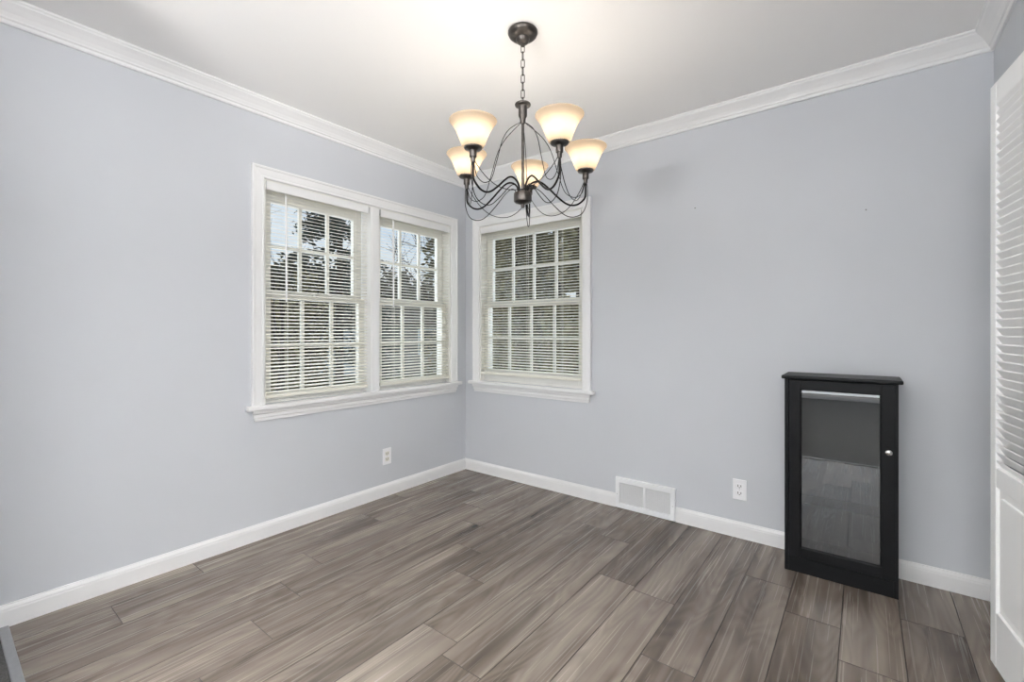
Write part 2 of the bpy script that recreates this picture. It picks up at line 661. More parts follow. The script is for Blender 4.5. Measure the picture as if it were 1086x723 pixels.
def make_window(name, f, N, o, units, cols, lower_z, upper_z, stool_ext):
    u0, u1, z0, z1 = o
    w = structure(empty(name))
    # casing: up one side, across the head and down the other
    path = [f(u0, 0, z0), f(u0, 0, z1), f(u1, 0, z1), f(u1, 0, z0)]
    prof = CASING
    bm = bmesh.new()
    nv = Vector(N)
    d = (Vector(path[1]) - Vector(path[0])).normalized()
    left = nv.cross(d)
    out = Vector(path[0]) - Vector(path[3])
    s = 1 if left.dot(out) > 0 else -1
    sweep(bm, path, N, [(a * s, b) for a, b in prof])
    link('casing', bm, M['trim'], w)
    # jamb liners
    bm = bmesh.new()
    lbox(bm, f, u0, u0 + 0.012, 0, 0.15, z0, z1)
    lbox(bm, f, u1 - 0.012, u1, 0, 0.15, z0, z1)
    lbox(bm, f, u0 + 0.012, u1 - 0.012, 0, 0.15, z1 - 0.012, z1)
    lbox(bm, f, u0 + 0.012, u1 - 0.012, 0.035, 0.17, z0, z0 + 0.012)
    link('jamb', bm, M['sash'], w)
    if len(units) == 2:
        a, b = units[0][1], units[1][0]
        bm = bmesh.new()
        lbox(bm, f, a, b, -0.014, 0.15, z0, z1 - 0.012, 0.002)
        lbox(bm, f, a + 0.012, b - 0.012, -0.018, -0.013, z0, z1 - 0.012, 0.002)
        link('mullion', bm, M['trim'], w)
    # stool with rounded nose and horns, apron with mitred ends
    bm = bmesh.new()
    e = stool_ext
    lbox(bm, f, u0 - 0.066 - e, u1 + 0.066 + e, -0.044, -0.0005, z0 - 0.026, z0, 0.007)
    lbox(bm, f, u0 + 0.001, u1 - 0.001, -0.02, 0.04, z0 - 0.024, z0 - 0.0005)
    link('stool', bm, M['trim'], w)
    bm = bmesh.new()
    lv = [(-0.026, 0.000, 0.026), (-0.044, 0.002, 0.024), (-0.050, 0.006, 0.016), (-0.066, 0.008, 0.017), (-0.074, 0.012, 0.013), (-0.088, 0.014, 0.012)]
    rings = []
    for dz, ins, dep in lv:
        a, b = u0 - 0.064 + ins, u1 + 0.064 - ins
        rings.append([bm.verts.new(f(a, 0, z0 + dz)), bm.verts.new(f(a, -dep, z0 + dz)), bm.verts.new(f(b, -dep, z0 + dz)), bm.verts.new(f(b, 0, z0 + dz))])
    for ra, rb in zip(rings, rings[1:]):
        for i in range(4):
            bm.faces.new((ra[i], ra[(i + 1) % 4], rb[(i + 1) % 4], rb[i]))
    bm.faces.new(rings[0])
    bm.faces.new(rings[-1])
    bmesh.ops.recalc_face_normals(bm, faces=bm.faces)
    link('apron', bm, M['trim'], w)
    # sashes
    for (a, b) in units:
        cu = (a + b) / 2
        for which, (zz0, zz1), dep, hw in (('lower_sash', lower_z, 0.055, (b - a) / 2 - 0.058), ('upper_sash', upper_z, 0.094, (b - a) / 2 - 0.074)):
            g0, g1 = cu - hw, cu + hw
            if which == 'lower_sash':
                f0, f1, k0, k1 = a + 0.014, b - 0.014, z0 + 0.013, zz1 + 0.032
            else:
                f0, f1, k0, k1 = a + 0.014, b - 0.014, zz0 - 0.036, z1 - 0.013
            bm = bmesh.new()
            t0, t1 = dep - 0.017, dep + 0.017
            lbox(bm, f, f0, g0, t0, t1, k0, k1, 0.002)
            lbox(bm, f, g1, f1, t0, t1, k0, k1, 0.002)
            lbox(bm, f, g0, g1, t0, t1, k0, zz0, 0.002)
            lbox(bm, f, g0, g1, t0, t1, zz1, k1, 0.002)
            s_ = link(which, bm, M['sash'], w)
            bm = bmesh.new()
            m = 0.010
            for i in range(1, cols):
                c = g0 + (g1 - g0) * i / cols
                lbox(bm, f, c - m, c + m, dep - 0.010, dep + 0.010, zz0, zz1, 0.002)
            zc = (zz0 + zz1) / 2
            for i in range(cols):
                ca = g0 + (g1 - g0) * i / cols + (m if i else 0)
                cb = g0 + (g1 - g0) * (i + 1) / cols - (m if i < cols - 1 else 0)
                lbox(bm, f, ca, cb, dep - 0.0095, dep + 0.0095, zc - m, zc + m, 0.002)
            link('muntins', bm, M['sash'], s_)
            link('glass', lbox(bmesh.new(), f, g0, g1, dep - 0.002, dep + 0.002, zz0, zz1), M['pane'], s_)
            if which == 'lower_sash':
                bm = bmesh.new()
                for q in ((cu,) if cols == 3 else (cu - 0.2, cu + 0.2)):
                    lbox(bm, f, q - 0.030, q + 0.030, dep - 0.012, dep + 0.012, k1, k1 + 0.008, 0.002)
                    lbox(bm, f, q - 0.012, q + 0.022, dep - 0.020, dep + 0.004, k1 + 0.008, k1 + 0.014, 0.002)
                link('sash_lock', bm, M['sash'], s_)
    return w


U1 = (-1.636, -0.944)
U2 = (-0.874, -0.178)
make_window('window_1', on_left, (1, 0, 0), W1, [U1, U2], 3, (0.805, 1.342), (1.397, 1.908), 0.03)
make_window('window_2', on_back, (0, -1, 0), W2, [(W2[0], W2[1])], 4, (0.850, 1.350), (1.402, 1.912), 0.03)


# ------------------------------------------------------------------ mini blinds
def make_blind(f, a, b, ztop, zbot, wand_u, ladders, label, stacked=0):
    base = f((a + b) / 2, 0.015, ztop)
    root = empty('mini_blind')
    tag(root, label, 'window blind', 'cream mini blinds in the two windows')
    u0, u1 = a + 0.014, b - 0.014
    dc = 0.013
    # headrail
    bm = lbox(bmesh.new(), f, u0, u1, dc - 0.014, dc + 0.014, ztop - 0.028, ztop, 0.002)
    hr = link('headrail', bm, M['slat'], root)
    bm = lbox(bmesh.new(), f, u0 - 0.001, u1 + 0.001, dc - 0.020, dc - 0.0165, ztop - 0.047, ztop - 0.001, 0.0012)
    link('valance', bm, M['trim'], hr)
    for q in (u0 - 0.0015, u1 - 0.0005):
        link('bracket', lbox(bmesh.new(), f, q, q + 0.002, dc - 0.022, dc + 0.016, ztop - 0.040, ztop + 0.001), M['screw'], hr)
    # slats
    pitch, tilt, wd, crown = 0.0207, R(16), 0.025, 0.0022
    zs = []
    z = ztop - 0.052
    while z > zbot + 0.032:
        zs.append(z)
        z -= pitch
    bm = bmesh.new()
    for z in zs:
        prof = []
        for k in range(5):
            t = -0.5 + k / 4.0             # -0.5 room edge .. 0.5 outer edge
            du, dz = t * wd, crown * (1 - 4 * t * t)
            prof.append((dc + du * cos(tilt) - dz * sin(tilt), z + du * sin(tilt) + dz * cos(tilt)))
        r0 = [bm.verts.new(f(u0 + 0.002, d, zz)) for d, zz in prof]
        r1 = [bm.verts.new(f(u1 - 0.002, d, zz)) for d, zz in prof]
        q0 = [bm.verts.new(f(u0 + 0.002, d, zz - 0.0006)) for d, zz in prof]
        q1 = [bm.verts.new(f(u1 - 0.002, d, zz - 0.0006)) for d, zz in prof]
        for k in range(4):
            bm.faces.new((r0[k], r1[k], r1[k + 1], r0[k + 1]))
            bm.faces.new((q0[k], q0[k + 1], q1[k + 1], q1[k]))
        bm.faces.new((r0[0], q0[0], q1[0], r1[0]))
        bm.faces.new((r0[4], r1[4], q1[4], q0[4]))
    bmesh.ops.recalc_face_normals(bm, faces=bm.faces)
    link('slats', bm, M['slat'], root)
    # bottom rail
    bm = lbox(bmesh.new(), f, u0 + 0.001, u1 - 0.001, dc - 0.013, dc + 0.013, zbot, zbot + 0.020, 0.004)
    br = link('bottom_rail', bm, M['slat'], root)
    for q in (u0, u1 - 0.003):
        link('end_cap', lbox(bmesh.new(), f, q, q + 0.003, dc - 0.0145, dc + 0.0145, zbot - 0.001, zbot + 0.022, 0.001), M['ivory'], br)
    # ladder cords
    for q in ladders:
        bm = bmesh.new()
        for dd in (-0.0135, 0.0135):
            tube(bm, [f(q, dc + dd, ztop - 0.028), f(q, dc + dd, zbot + 0.019)], 0.0007, 5)
        tube(bm, [f(q + 0.004, dc, ztop - 0.028), f(q + 0.004, dc, zbot + 0.019)], 0.0008, 5)
        link('ladder_cord', bm, M['cord'], root)
    # tilt wand hanging in front of the slats
    if wand_u is not None:
        bm = bmesh.new()
        tube(bm, [f(wand_u, dc - 0.018, ztop - 0.048), f(wand_u, dc - 0.026, ztop - 0.060), f(wand_u + 0.002, dc - 0.026, ztop - 0.068)], 0.0016, 6)
        tube(bm, [f(wand_u, dc - 0.026, ztop - 0.064), f(wand_u + 0.004, dc - 0.024, 1.325)], 0.0042, 6)
        link('tilt_wand', bm, M['plastic'], root)
    return root


make_blind(on_left, U1[0], U1[1], 1.999, 0.776, -1.517, (-1.50, -1.05),
           'cream slatted mini blind in the left half of the double window')
make_blind(on_left, U2[0], U2[1], 1.999, 0.776, -0.757, (-0.735, -0.285),
           'cream slatted mini blind in the right half of the double window, nearest the room corner')
make_blind(on_back, W2[0], W2[1], 1.999, 0.806, None, (0.245, 0.635, 0.94),
           'cream slatted mini blind in the single window behind the chandelier')


# ------------------------------------------------------------------ black cabinet with a glass door
def make_cabinet():
    root = empty('display_cabinet', (2.566, -0.016, 0.0))
    tag(root, 'small black wooden cabinet with a glass door standing against the grey wall', 'cabinet')
    hx0, hx1 = 2.354 - 2.566, 2.778 - 2.566
    yf, yb = -0.237 + 0.016, 0.0
    th = 0.016
    z1 = 0.926
    bm = bmesh.new()
    box(bm, hx0, hx0 + th, yf, yb, 0, z1, 0.0012)
    box(bm, hx1 - th, hx1, yf, yb, 0, z1, 0.0012)
    box(bm, hx0 + th, hx1 - th, yf + 0.001, yf + 0.017, 0, 0.0705, 0.001)
    box(bm, hx0 + th, hx1 - th, yf + 0.019, yb - 0.006, 0.0705, 0.088)
    box(bm, hx0 + th, hx1 - th, yf + 0.022, yb - 0.006, 0.908, z1)
    link('body', bm, M['black'], root)
    link('back_panel', one_box(hx0 + th, hx1 - th, yb - 0.006, yb, 0.0, z1), M['blackin'], root)
    # top with overhang and eased edge
    bm = box(bmesh.new(), hx0 - 0.012, hx1 + 0.016, yf - 0.019, yb, z1, 0.943, 0.006, 3)
    link('top', bm, M['black'], root)
    # shelf and its three pegs
    sh = link('shelf', one_box(hx0 + th, hx1 - th, yf + 0.07, yb - 0.006, 0.300, 0.316, 0.001), M['blackin'], root)
    # door: stiles, rails, bead, pane, knob
    dx0, dx1 = 2.3715 - 2.566, 2.7675 - 2.566
    dz0, dz1 = 0.0735, 0.9215
    gx0, gx1, gz0, gz1 = 2.418 - 2.566, 2.721 - 2.566, 0.120, 0.879
    bm = bmesh.new()
    d0, d1 = yf - 0.001, yf + 0.017
    box(bm, dx0, gx0, d0, d1, dz0, dz1, 0.0015)
    box(bm, gx1, dx1, d0, d1, dz0, dz1, 0.0015)
    box(bm, gx0, gx1, d0, d1, dz0, gz0, 0.0015)
    box(bm, gx0, gx1, d0, d1, gz1, dz1, 0.0015)
    door = link('door', bm, M['black'], root)
    bm = sweep(bmesh.new(), [(gx0, d0 + 0.004, gz0), (gx1, d0 + 0.004, gz0), (gx1, d0 + 0.004, gz1), (gx0, d0 + 0.004, gz1)], (0, -1, 0),
               [(0, 0.002), (0.003, 0.001), (0.006, -0.004), (0, -0.006)], closed=True)
    link('glazing_bead', bm, M['black'], door)
    link('glass', one_box(gx0, gx1, d0 + 0.008, d0 + 0.0115, gz0, gz1), M['cabglass'], door)
    bm = lathe(bmesh.new(), [(0.005, 0), (0.0045, 0.006), (0.006, 0.010), (0.0115, 0.014), (0.0135, 0.018), (0.0125, 0.022), (0.008, 0.0255), (0, 0.0265)], 20)
    bmesh.ops.rotate(bm, verts=bm.verts, matrix=Matrix.Rotation(R(90), 3, 'X'))
    bmesh.ops.translate(bm, verts=bm.verts, vec=(2.7445 - 2.566, d0, 0.631))
    k = link('knob', bm, M['chrome'], door, smooth=True)
    tag(k, 'small round chrome knob')
    return root


make_cabinet()


# ------------------------------------------------------------------ white louvred bifold closet door, slightly folded out
def make_bifold():
    root = structure(empty('door_1'), 'white louvred bifold closet door standing slightly folded out')
    w, h, th = 0.455, 1.978, 0.028
    z0 = 0.018
    ang = R(7.4)

    def leaf(origin, direction, side):
        d = Vector((direction[0], direction[1], 0)).normalized()
        n = Vector((d.y, -d.x, 0)) * side      # towards the room

        def bx(bm, a0, a1, b0, b1, c0, c1, bev=0.0):
            t = bmesh.new()
            box(t, a0, a1, b0, b1, c0, c1, bev)
            mtx = Matrix(((d.x, -n.x, 0, origin[0]), (d.y, -n.y, 0, origin[1]), (0, 0, 1, 0), (0, 0, 0, 1)))
            bmesh.ops.transform(t, matrix=mtx, verts=t.verts)
            bmesh.ops.recalc_face_normals(t, faces=t.faces)
            me = bpy.data.meshes.new('tmp')
            t.to_mesh(me)
            t.free()
            bm.from_mesh(me)
            bpy.data.meshes.remove(me)
        st = 0.044
        bm = bmesh.new()
        bx(bm, 0, st, 0, th, z0, z0 + h, 0.002)
        bx(bm, w - st, w, 0, th, z0, z0 + h, 0.002)
        bx(bm, st, w - st, 0.001, th - 0.001, z0, 0.205, 0.002)
        bx(bm, st, w - st, 0.001, th - 0.001, 0.628, 0.694, 0.002)
        bx(bm, st, w - st, 0.001, th - 0.001, 1.922, z0 + h, 0.002)
        fr = link('door_leaf', bm, M['door'], root)
        bm = bmesh.new()
        bx(bm, st, w - st, 0.010, th - 0.010, 0.205, 0.628)
        bx(bm, st + 0.028, w - st - 0.028, 0.003, th - 0.003, 0.233, 0.600, 0.006)
        link('raised_panel', bm, M['door'], fr)
        bm = bmesh.new()
        z = 0.694 + 0.004
        while z < 1.905:
            t = bmesh.new()
            pr = [(0.002, z + 0.023), (0.0015, z + 0.018), (0.0245, z - 0.017), (0.026, z - 0.012)]
            r0 = [t.verts.new((st - 0.001, b, c)) for b, c in pr]
            r1 = [t.verts.new((w - st + 0.001, b, c)) for b, c in pr]
            for i in range(4):
                t.faces.new((r0[i], r0[(i + 1) % 4], r1[(i + 1) % 4], r1[i]))
            t.faces.new(r0)
            t.faces.new(r1)
            mtx = Matrix(((d.x, -n.x, 0, origin[0]), (d.y, -n.y, 0, origin[1]), (0, 0, 1, 0), (0, 0, 0, 1)))
            bmesh.ops.transform(t, matrix=mtx, verts=t.verts)
            bmesh.ops.recalc_face_normals(t, faces=t.faces)
            me = bpy.data.meshes.new('tmp')
            t.to_mesh(me)
            t.free()
            bm.from_mesh(me)
            bpy.data.meshes.remove(me)
            z += 0.02798
        link('louvers', bm, M['door'], fr)
        return fr
    px, py = 3.006, -0.540
    # near leaf runs from the fold towards the camera; far leaf from the fold back to the jamb
    leaf((px, py - 0.002), (sin(ang), -cos(ang)), 1)
    leaf((px + 0.018, py + 0.002), (sin(ang), cos(ang)), -1)


make_bifold()


# ------------------------------------------------------------------ return-air grille, outlets, wall marks
def make_vent():
    x0, x1, z1 = 1.367, 1.7555, 0.201
    root = empty('return_air_vent', ((x0 + x1) / 2, -0.0, 0.0))
    tag(root, 'white rectangular air vent with two grey grilles set low in the back wall', 'vent')
    cx = (x0 + x1) / 2
    a, b = x0 - cx, x1 - cx
    z0 = 0.003
    bt, bs = 0.033, 0.030
    bm = bmesh.new()
    yb, yf = -0.001, -0.021
    box(bm, a, a + bs, yf, yb, z0, z1, 0.004)
    box(bm, b - bs, b, yf, yb, z0, z1, 0.004)
    box(bm, a + bs - 0.004, b - bs + 0.004, yf, yb, z0, z0 + bt, 0.003)
    box(bm, a + bs - 0.004, b - bs + 0.004, yf, yb, z1 - bt, z1, 0.003)
    box(bm, -0.006, 0.006, yf + 0.002, yb, z0 + bt - 0.002, z1 - bt + 0.002, 0.001)
    link('frame', bm, M['vent'], root)
    for (g0, g1) in ((a + bs, -0.006), (0.006, b - bs)):
        bm = bmesh.new()
        z = z0 + bt + 0.003
        while z < z1 - bt - 0.002:
            vs_ = [bm.verts.new(c) for c in ((g0, -0.014, z), (g1, -0.014, z), (g1, -0.009, z + 0.0052), (g0, -0.009, z + 0.0052),
                                             (g0, -0.0132, z - 0.0008), (g1, -0.0132, z - 0.0008), (g1, -0.0082, z + 0.0044), (g0, -0.0082, z + 0.0044))]
            for q in ((0, 1, 2, 3), (7, 6, 5, 4), (0, 4, 5, 1), (2, 6, 7, 3)):
                bm.faces.new([vs_[i] for i in q])
            z += 0.006
        n = 12
        for i in range(1, n):
            c = g0 + (g1 - g0) * i / n
            box(bm, c - 0.0008, c + 0.0008, -0.0125, -0.008, z0 + bt, z1 - bt)
        bmesh.ops.recalc_face_normals(bm, faces=bm.faces)
        g = link('grille', bm, M['grille'], root)
        tag(g, 'fine grey-white louvre grille')
        link('duct_back', one_box(g0, g1, -0.004, -0.002, z0 + bt, z1 - bt), M['ventdark'], g)
    for q in (a + 0.014, b - 0.014):
        bm = lathe(bmesh.new(), [(0.0042, 0), (0.0042, 0.001), (0.003, 0.0022), (0, 0.0026)], 12)
        bmesh.ops.rotate(bm, verts=bm.verts, matrix=Matrix.Rotation(R(90), 3, 'X'))
        bmesh.ops.translate(bm, verts=bm.verts, vec=(q, yf, 0.092))
        link('screw', bm, M['screw'], root)


make_vent()


def make_outlet(f, u, z, label, face):
    root = empty('wall_outlet', f(u, 0, z))
    tag(root, label, 'outlet')

    def g(du, d, dz):
        p = Vector(f(du, d, dz)) - Vector(f(0, 0, 0))
        return tuple(p)
    link('cover_plate', lbox(bmesh.new(), g, -0.0355, 0.0355, -0.0065, -0.0005, -0.057, 0.057, 0.003), M['plastic'], root)
    for s in (-1, 1):
        c = s * 0.0195
        bm = lbox(bmesh.new(), g, -0.0165, 0.0165, -0.0085, -0.0055, c - 0.014, c + 0.014, 0.0014)
        r = link('receptacle', bm, face, root)
        bm = bmesh.new()
        lbox(bm, g, -0.0092, -0.0058, -0.0089, -0.0075, c - 0.004, c + 0.0085)
        lbox(bm, g, 0.0058, 0.0092, -0.0089, -0.0075, c - 0.003, c + 0.0075)
        lbox(bm, g, -0.0024, 0.0024, -0.0089, -0.0075, c - 0.0095, c - 0.0050)
        link('slots', bm, M['slot'], r)
    bm = bmesh.new()
    lbox(bm, g, -0.003, 0.003, -0.0078, -0.006, -0.003, 0.003, 0.0012)
    link('screw', bm, M['screw'], root)
    return root


make_outlet(on_back, 2.1085, 0.268, 'white duplex wall outlet between the air vent and the black cabinet', M['plastic'])
make_outlet(on_left, -0.805, 0.277, 'white wall outlet with ivory sockets under the double window', M['ivory'])

for (x, z, r, lab) in ((1.867, 1.886, 0.0032, 'tiny nail head in the wall right of the single window'),
                       (2.668, 1.745, 0.0030, 'tiny nail head high on the wall above the black cabinet')):
    bm = lathe(bmesh.new(), [(r, 0), (r, 0.001), (r * 0.7, 0.002), (0, 0.0024)], 12)
    bmesh.ops.rotate(bm, verts=bm.verts, matrix=Matrix.Rotation(R(90), 3, 'X'))
    o = link('nail', bm, M['iron'], None, loc=(x, 0, z))
    tag(o, lab, 'nail')


# ------------------------------------------------------------------ chandelier
def make_chandelier():
    cx, cy = 1.503, -1.231
    root = empty('chandelier', (cx, cy, CZ))
    tag(root, 'pewter five-arm chandelier with frosted amber glass shades hanging from the ceiling', 'chandelier')
    o = lambda z: z - CZ
    # canopy
    bm = lathe(bmesh.new(), [(0.0, 0.0), (0.060, 0.0), (0.0635, -0.004), (0.064, -0.010), (0.060, -0.019), (0.050, -0.028), (0.038, -0.033), (0.030, -0.034),
                             (0.0285, -0.037), (0.027, -0.045), (0.021, -0.052), (0.013, -0.056), (0.010, -0.058), (0.009, -0.064), (0.0, -0.066)], 40)
    link('canopy', bm, M['pewter'], root, smooth='auto')
    # chain
    z = 2.384
    i = 0
    while z > 2.145:
        bm = bmesh.new()
        hl, hw = 0.0185, 0.0075
        pts = []
        n = 24
        for k in range(n + 1):
            a = 2 * pi * k / n
            x = hw * cos(a)
            zz = (hl - hw) * (1 if sin(a) > 0 else -1) + hw * sin(a) if abs(sin(a)) > 1e-6 else 0
            pts.append((x, 0, zz))
        tube(bm, pts, 0.0019, 8)
        ang = R(20) + (pi / 2) * (i % 2)
        bmesh.ops.rotate(bm, verts=bm.verts, matrix=Matrix.Rotation(ang, 3, 'Z'))
        bmesh.ops.translate(bm, verts=bm.verts, vec=(0, 0, o(z - hl)))
        link('chain_link', bm, M['pewter'], root, smooth=True)
        z -= 2 * hl - 0.0045
        i += 1
    # collar
    bm = lathe(bmesh.new(), [(0.0, o(2.142)), (0.005, o(2.142)), (0.006, o(2.130)), (0.020, o(2.1285)), (0.033, o(2.128)), (0.0345, o(2.124)), (0.033, o(2.120)), (0.021, o(2.117)), (0.0185, o(2.113)),
                             (0.0185, o(2.078)), (0.017, o(2.073)), (0.013, o(2.066)), (0.0115, o(2.050)), (0.008, o(2.042)), (0.0, o(2.040))], 32)
    link('collar', bm, M['pewter'], root, smooth='auto')
    # centre rod and hub
    link('rod', tube(bmesh.new(), [(0, 0, o(2.045)), (0, 0, o(1.755))], 0.0062, 14), M['pewter'], root, smooth='auto')
    bm = lathe(bmesh.new(), [(0.0, o(1.764)), (0.0075, o(1.764)), (0.0085, o(1.754)), (0.034, o(1.7475)), (0.0375, o(1.746)), (0.0385, o(1.743)), (0.0385, o(1.7115)), (0.0375, o(1.709)), (0.034, o(1.706)), (0.014, o(1.699)),
                             (0.0085, o(1.698)), (0.0085, o(1.690)), (0.0075, o(1.684)), (0.0, o(1.682))], 36)
    link('hub', bm, M['pewter'], root, smooth='auto')
    AZ = [R(263.56 - 72 * k) for k in range(5)]
    RC = 0.281
    thick = [(0.281, 1.822), (0.2808, 1.79), (0.279, 1.745), (0.262, 1.722), (0.240, 1.708), (0.213, 1.7045), (0.184, 1.715), (0.146, 1.744), (0.118, 1.769), (0.089, 1.792), (0.066, 1.7995), (0.043, 1.793), (0.026, 1.775), (0.019, 1.742)]
    low = [(0.285, 1.812), (0.2895, 1.78), (0.287, 1.722), (0.266, 1.673), (0.226, 1.6535), (0.184, 1.662), (0.136, 1.701), (0.089, 1.7485), (0.060, 1.769), (0.040, 1.766), (0.029, 1.744)]
    onion = [(0.010, 2.052), (0.016, 2.044), (0.048, 2.022), (0.091, 1.985), (0.124, 1.934), (0.150, 1.857), (0.163, 1.820), (0.175, 1.784), (0.194, 1.753), (0.230, 1.7395), (0.262, 1.757), (0.275, 1.795), (0.279, 1.815)]
    for k, a in enumerate(AZ):
        ca, sa = cos(a), sin(a)

        def rz(p, ca=ca, sa=sa, off=0.0):
            return (p[0] * ca - off * sa, p[0] * sa + off * ca, o(p[1]))
        bm = bmesh.new()
        pts = spline([rz(p) for p in thick], 5)
        tube(bm, pts, 0.0040, 10)
        arm = link('arm', bm, M['iron'], root, smooth=True)
        bm = bmesh.new()
        tube(bm, spline([rz(p) for p in low], 5), 0.0018, 7)
        link('lower_wire', bm, M['iron'], arm, smooth=True)
        bm = bmesh.new()
        tube(bm, spline([rz(p) for p in onion], 5), 0.0016, 7)
        link('bowed_wire', bm, M['iron'], arm, smooth=True)
        # swag wire to the next arm
        a2 = AZ[(k + 1) % 5]
        p0 = Vector((RC * cos(a), RC * sin(a), 0)) * 0.985
        p1 = Vector((RC * cos(a2), RC * sin(a2), 0)) * 0.985
        sw = []
        for i in range(25):
            t = i / 24
            q = p0.lerp(p1, t)
            s = 2 * t - 1
            zz = 1.692 + (1.815 - 1.692) * (abs(s) ** 2.3)
            # hangs a little closer to the cups than a straight chord
            sw.append((q.x, q.y, o(zz)))
        bm = bmesh.new()
        tube(bm, sw, 0.0016, 7)
        link('swag_wire', bm, M['iron'], arm, smooth=True)
        # socket cup with its dish
        bm = lathe(bmesh.new(), [(0.0, o(1.803)), (0.0075, o(1.803)), (0.0085, o(1.806)), (0.0095, o(1.822)), (0.0135, o(1.823)), (0.014, o(1.826)), (0.014, o(1.848)), (0.019, o(1.851)),
                                 (0.033, o(1.8545)), (0.036, o(1.8585)), (0.036, o(1.861)), (0.030, o(1.8615)), (0.0, o(1.8615))], 28, (RC * ca, RC * sa, 0))
        cup = link('socket_cup', bm, M['pewter'], root, smooth='auto')
        # glass shade: flared bell with a real wall thickness at the lip
        prof = [(0.034, 1.862), (0.0405, 1.8632), (0.0435, 1.868), (0.0475, 1.878), (0.0520, 1.890), (0.0565, 1.902), (0.0615, 1.914), (0.0670, 1.926), (0.0730, 1.937), (0.0800, 1.947), (0.0870, 1.955), (0.0915, 1.9605)]
        lip = [(0.0915, 1.9605), (0.0915, 1.9622), (0.0900, 1.9626), (0.0885, 1.9612)]
        bm = lathe(bmesh.new(), [(r, o(z)) for r, z in prof + lip[1:]], 44, (RC * ca, RC * sa, 0), cap=False)
        link('glass_shade', bm, M['shade'], root, smooth=True)
        bm = lathe(bmesh.new(), [(0.0, o(1.8612)), (0.0155, o(1.8615)), (0.0155, o(1.893)), (0.0135, o(1.895)), (0.0, o(1.8955))], 20, (RC * ca, RC * sa, 0))
        link('bulb_socket', bm, M['plastic'], cup, smooth='auto')
        bm = lathe(bmesh.new(), [(0.0, o(1.8955)), (0.0115, o(1.896)), (0.0130, o(1.904)), (0.0190, o(1.914)), (0.0215, o(1.926)), (0.0200, o(1.938)), (0.0130, o(1.948)), (0.0, o(1.952))], 20, (RC * ca, RC * sa, 0))
        b = link('light_bulb', bm, M['bulb'], root, smooth=True)
    return root


make_chandelier()


# ------------------------------------------------------------------ outside: lawn, trees, shrubs, the house across the yard
GZ = -0.75


def ray_at(px, dist, z=GZ):
    d = Vector((cos(YAW), sin(YAW), 0)) * ((px - 543) / FPX) + Vector((-sin(YAW), cos(YAW), 0))
    d.normalize()
    return Vector((CAM.x + d.x * dist, CAM.y + d.y * dist, z))


bm = bmesh.new()
NG = 40
vs_ = [[bm.verts.new((-60 + 70 * i / NG, -25 + 90 * j / NG, GZ + 0.05 * sin(i * 1.3) * cos(j * 1.1) - 0.02)) for j in range(NG + 1)] for i in range(NG + 1)]
for i in range(NG):
    for j in range(NG):
        bm.faces.new((vs_[i][j], vs_[i + 1][j], vs_[i + 1][j + 1], vs_[i][j + 1]))
structure(link('ground', bm, M['lawn'], smooth=True))


def leaf_cloud(bm, rnd, n, place, size, flat=0.6):
    for _ in range(n):
        c, nrm = place(rnd)
        q = Vector((rnd.gauss(0, 1), rnd.gauss(0, 1), rnd.gauss(0, 1) * flat)).normalized()
        w = q.cross(Vector((rnd.gauss(0, 1), rnd.gauss(0, 1), rnd.gauss(0, 1)))).normalized()
        s = size * rnd.uniform(0.6, 1.4)
        bm.faces.new([bm.verts.new(c + q * s), bm.verts.new(c + w * s * 0.5), bm.verts.new(c - q * s), bm.verts.new(c - w * s * 0.5)])


def shrub(px, dist, rad, h, m, label, cat='shrub', group=None, n=2600, size=0.06, seed=0):
    rnd = random.Random(100 + seed)
    p = ray_at(px, dist)
    root = empty('evergreen_shrub', p)
    tag(root, label, cat, group)
    bm = bmesh.new()
    for k in range(4):
        a = rnd.uniform(0, 2 * pi)
        tube(bm, spline([(0.05 * cos(a), 0.05 * sin(a), -0.08), (0.2 * rad * cos(a), 0.2 * rad * sin(a), 0.35 * h), (0.4 * rad * cos(a), 0.4 * rad * sin(a), 0.85 * h)], 4), 0.025, 6)
    link('stem', bm, M['bark'], root)
    lumps = [(rnd.uniform(-0.4, 0.4) * rad, rnd.uniform(-0.4, 0.4) * rad, h * rnd.uniform(0.1, 0.95), rad * rnd.uniform(0.4, 0.75)) for _ in range(14)]

    def place(r):
        lx, ly, lz, lr = r.choice(lumps)
        v = Vector((r.gauss(0, 1), r.gauss(0, 1), r.gauss(0, 1))).normalized()
        s = lr * (r.random() ** 0.4)
        c = Vector((lx, ly, lz)) + Vector((v.x * s, v.y * s, v.z * s * 1.3))
        c.z = max(0.02, c.z)
        return c, v
    bm = bmesh.new()
    leaf_cloud(bm, rnd, n, place, size)
    link('foliage', bm, m, root)
    return root


def conifer(px, dist, rad, h, label, n=5000, seed=0):
    rnd = random.Random(200 + seed)
    root = empty('conifer', ray_at(px, dist))
    tag(root, label, 'tree')
    bm = bmesh.new()
    tube(bm, [(0, 0, -0.1), (0.03, 0, h * 0.5), (0, 0, h * 0.97)], [0.16, 0.10, 0.02], 10)
    link('trunk', bm, M['bark'], root)
    tips = []
    for k in range(150):
        t = rnd.random()
        zz = h * (0.06 + 0.92 * t)
        rr = rad * (1 - t) ** 0.8 * rnd.uniform(0.7, 1.1) + 0.1
        a = rnd.uniform(0, 2 * pi)
        tips.append((Vector((0, 0, zz)), Vector((rr * cos(a), rr * sin(a), zz - 0.25 * rr + 0.1))))
    bm = bmesh.new()

    def place(r):
        p0, p1 = r.choice(tips)
        t = r.random() ** 0.6
        c = p0.lerp(p1, t) + Vector((r.gauss(0, 0.10), r.gauss(0, 0.10), r.gauss(0, 0.09) - 0.05 * t))
        return c, Vector((0, 0, 1))
    leaf_cloud(bm, rnd, n, place, 0.10, 0.5)
    link('foliage', bm, M['conifer'], root)


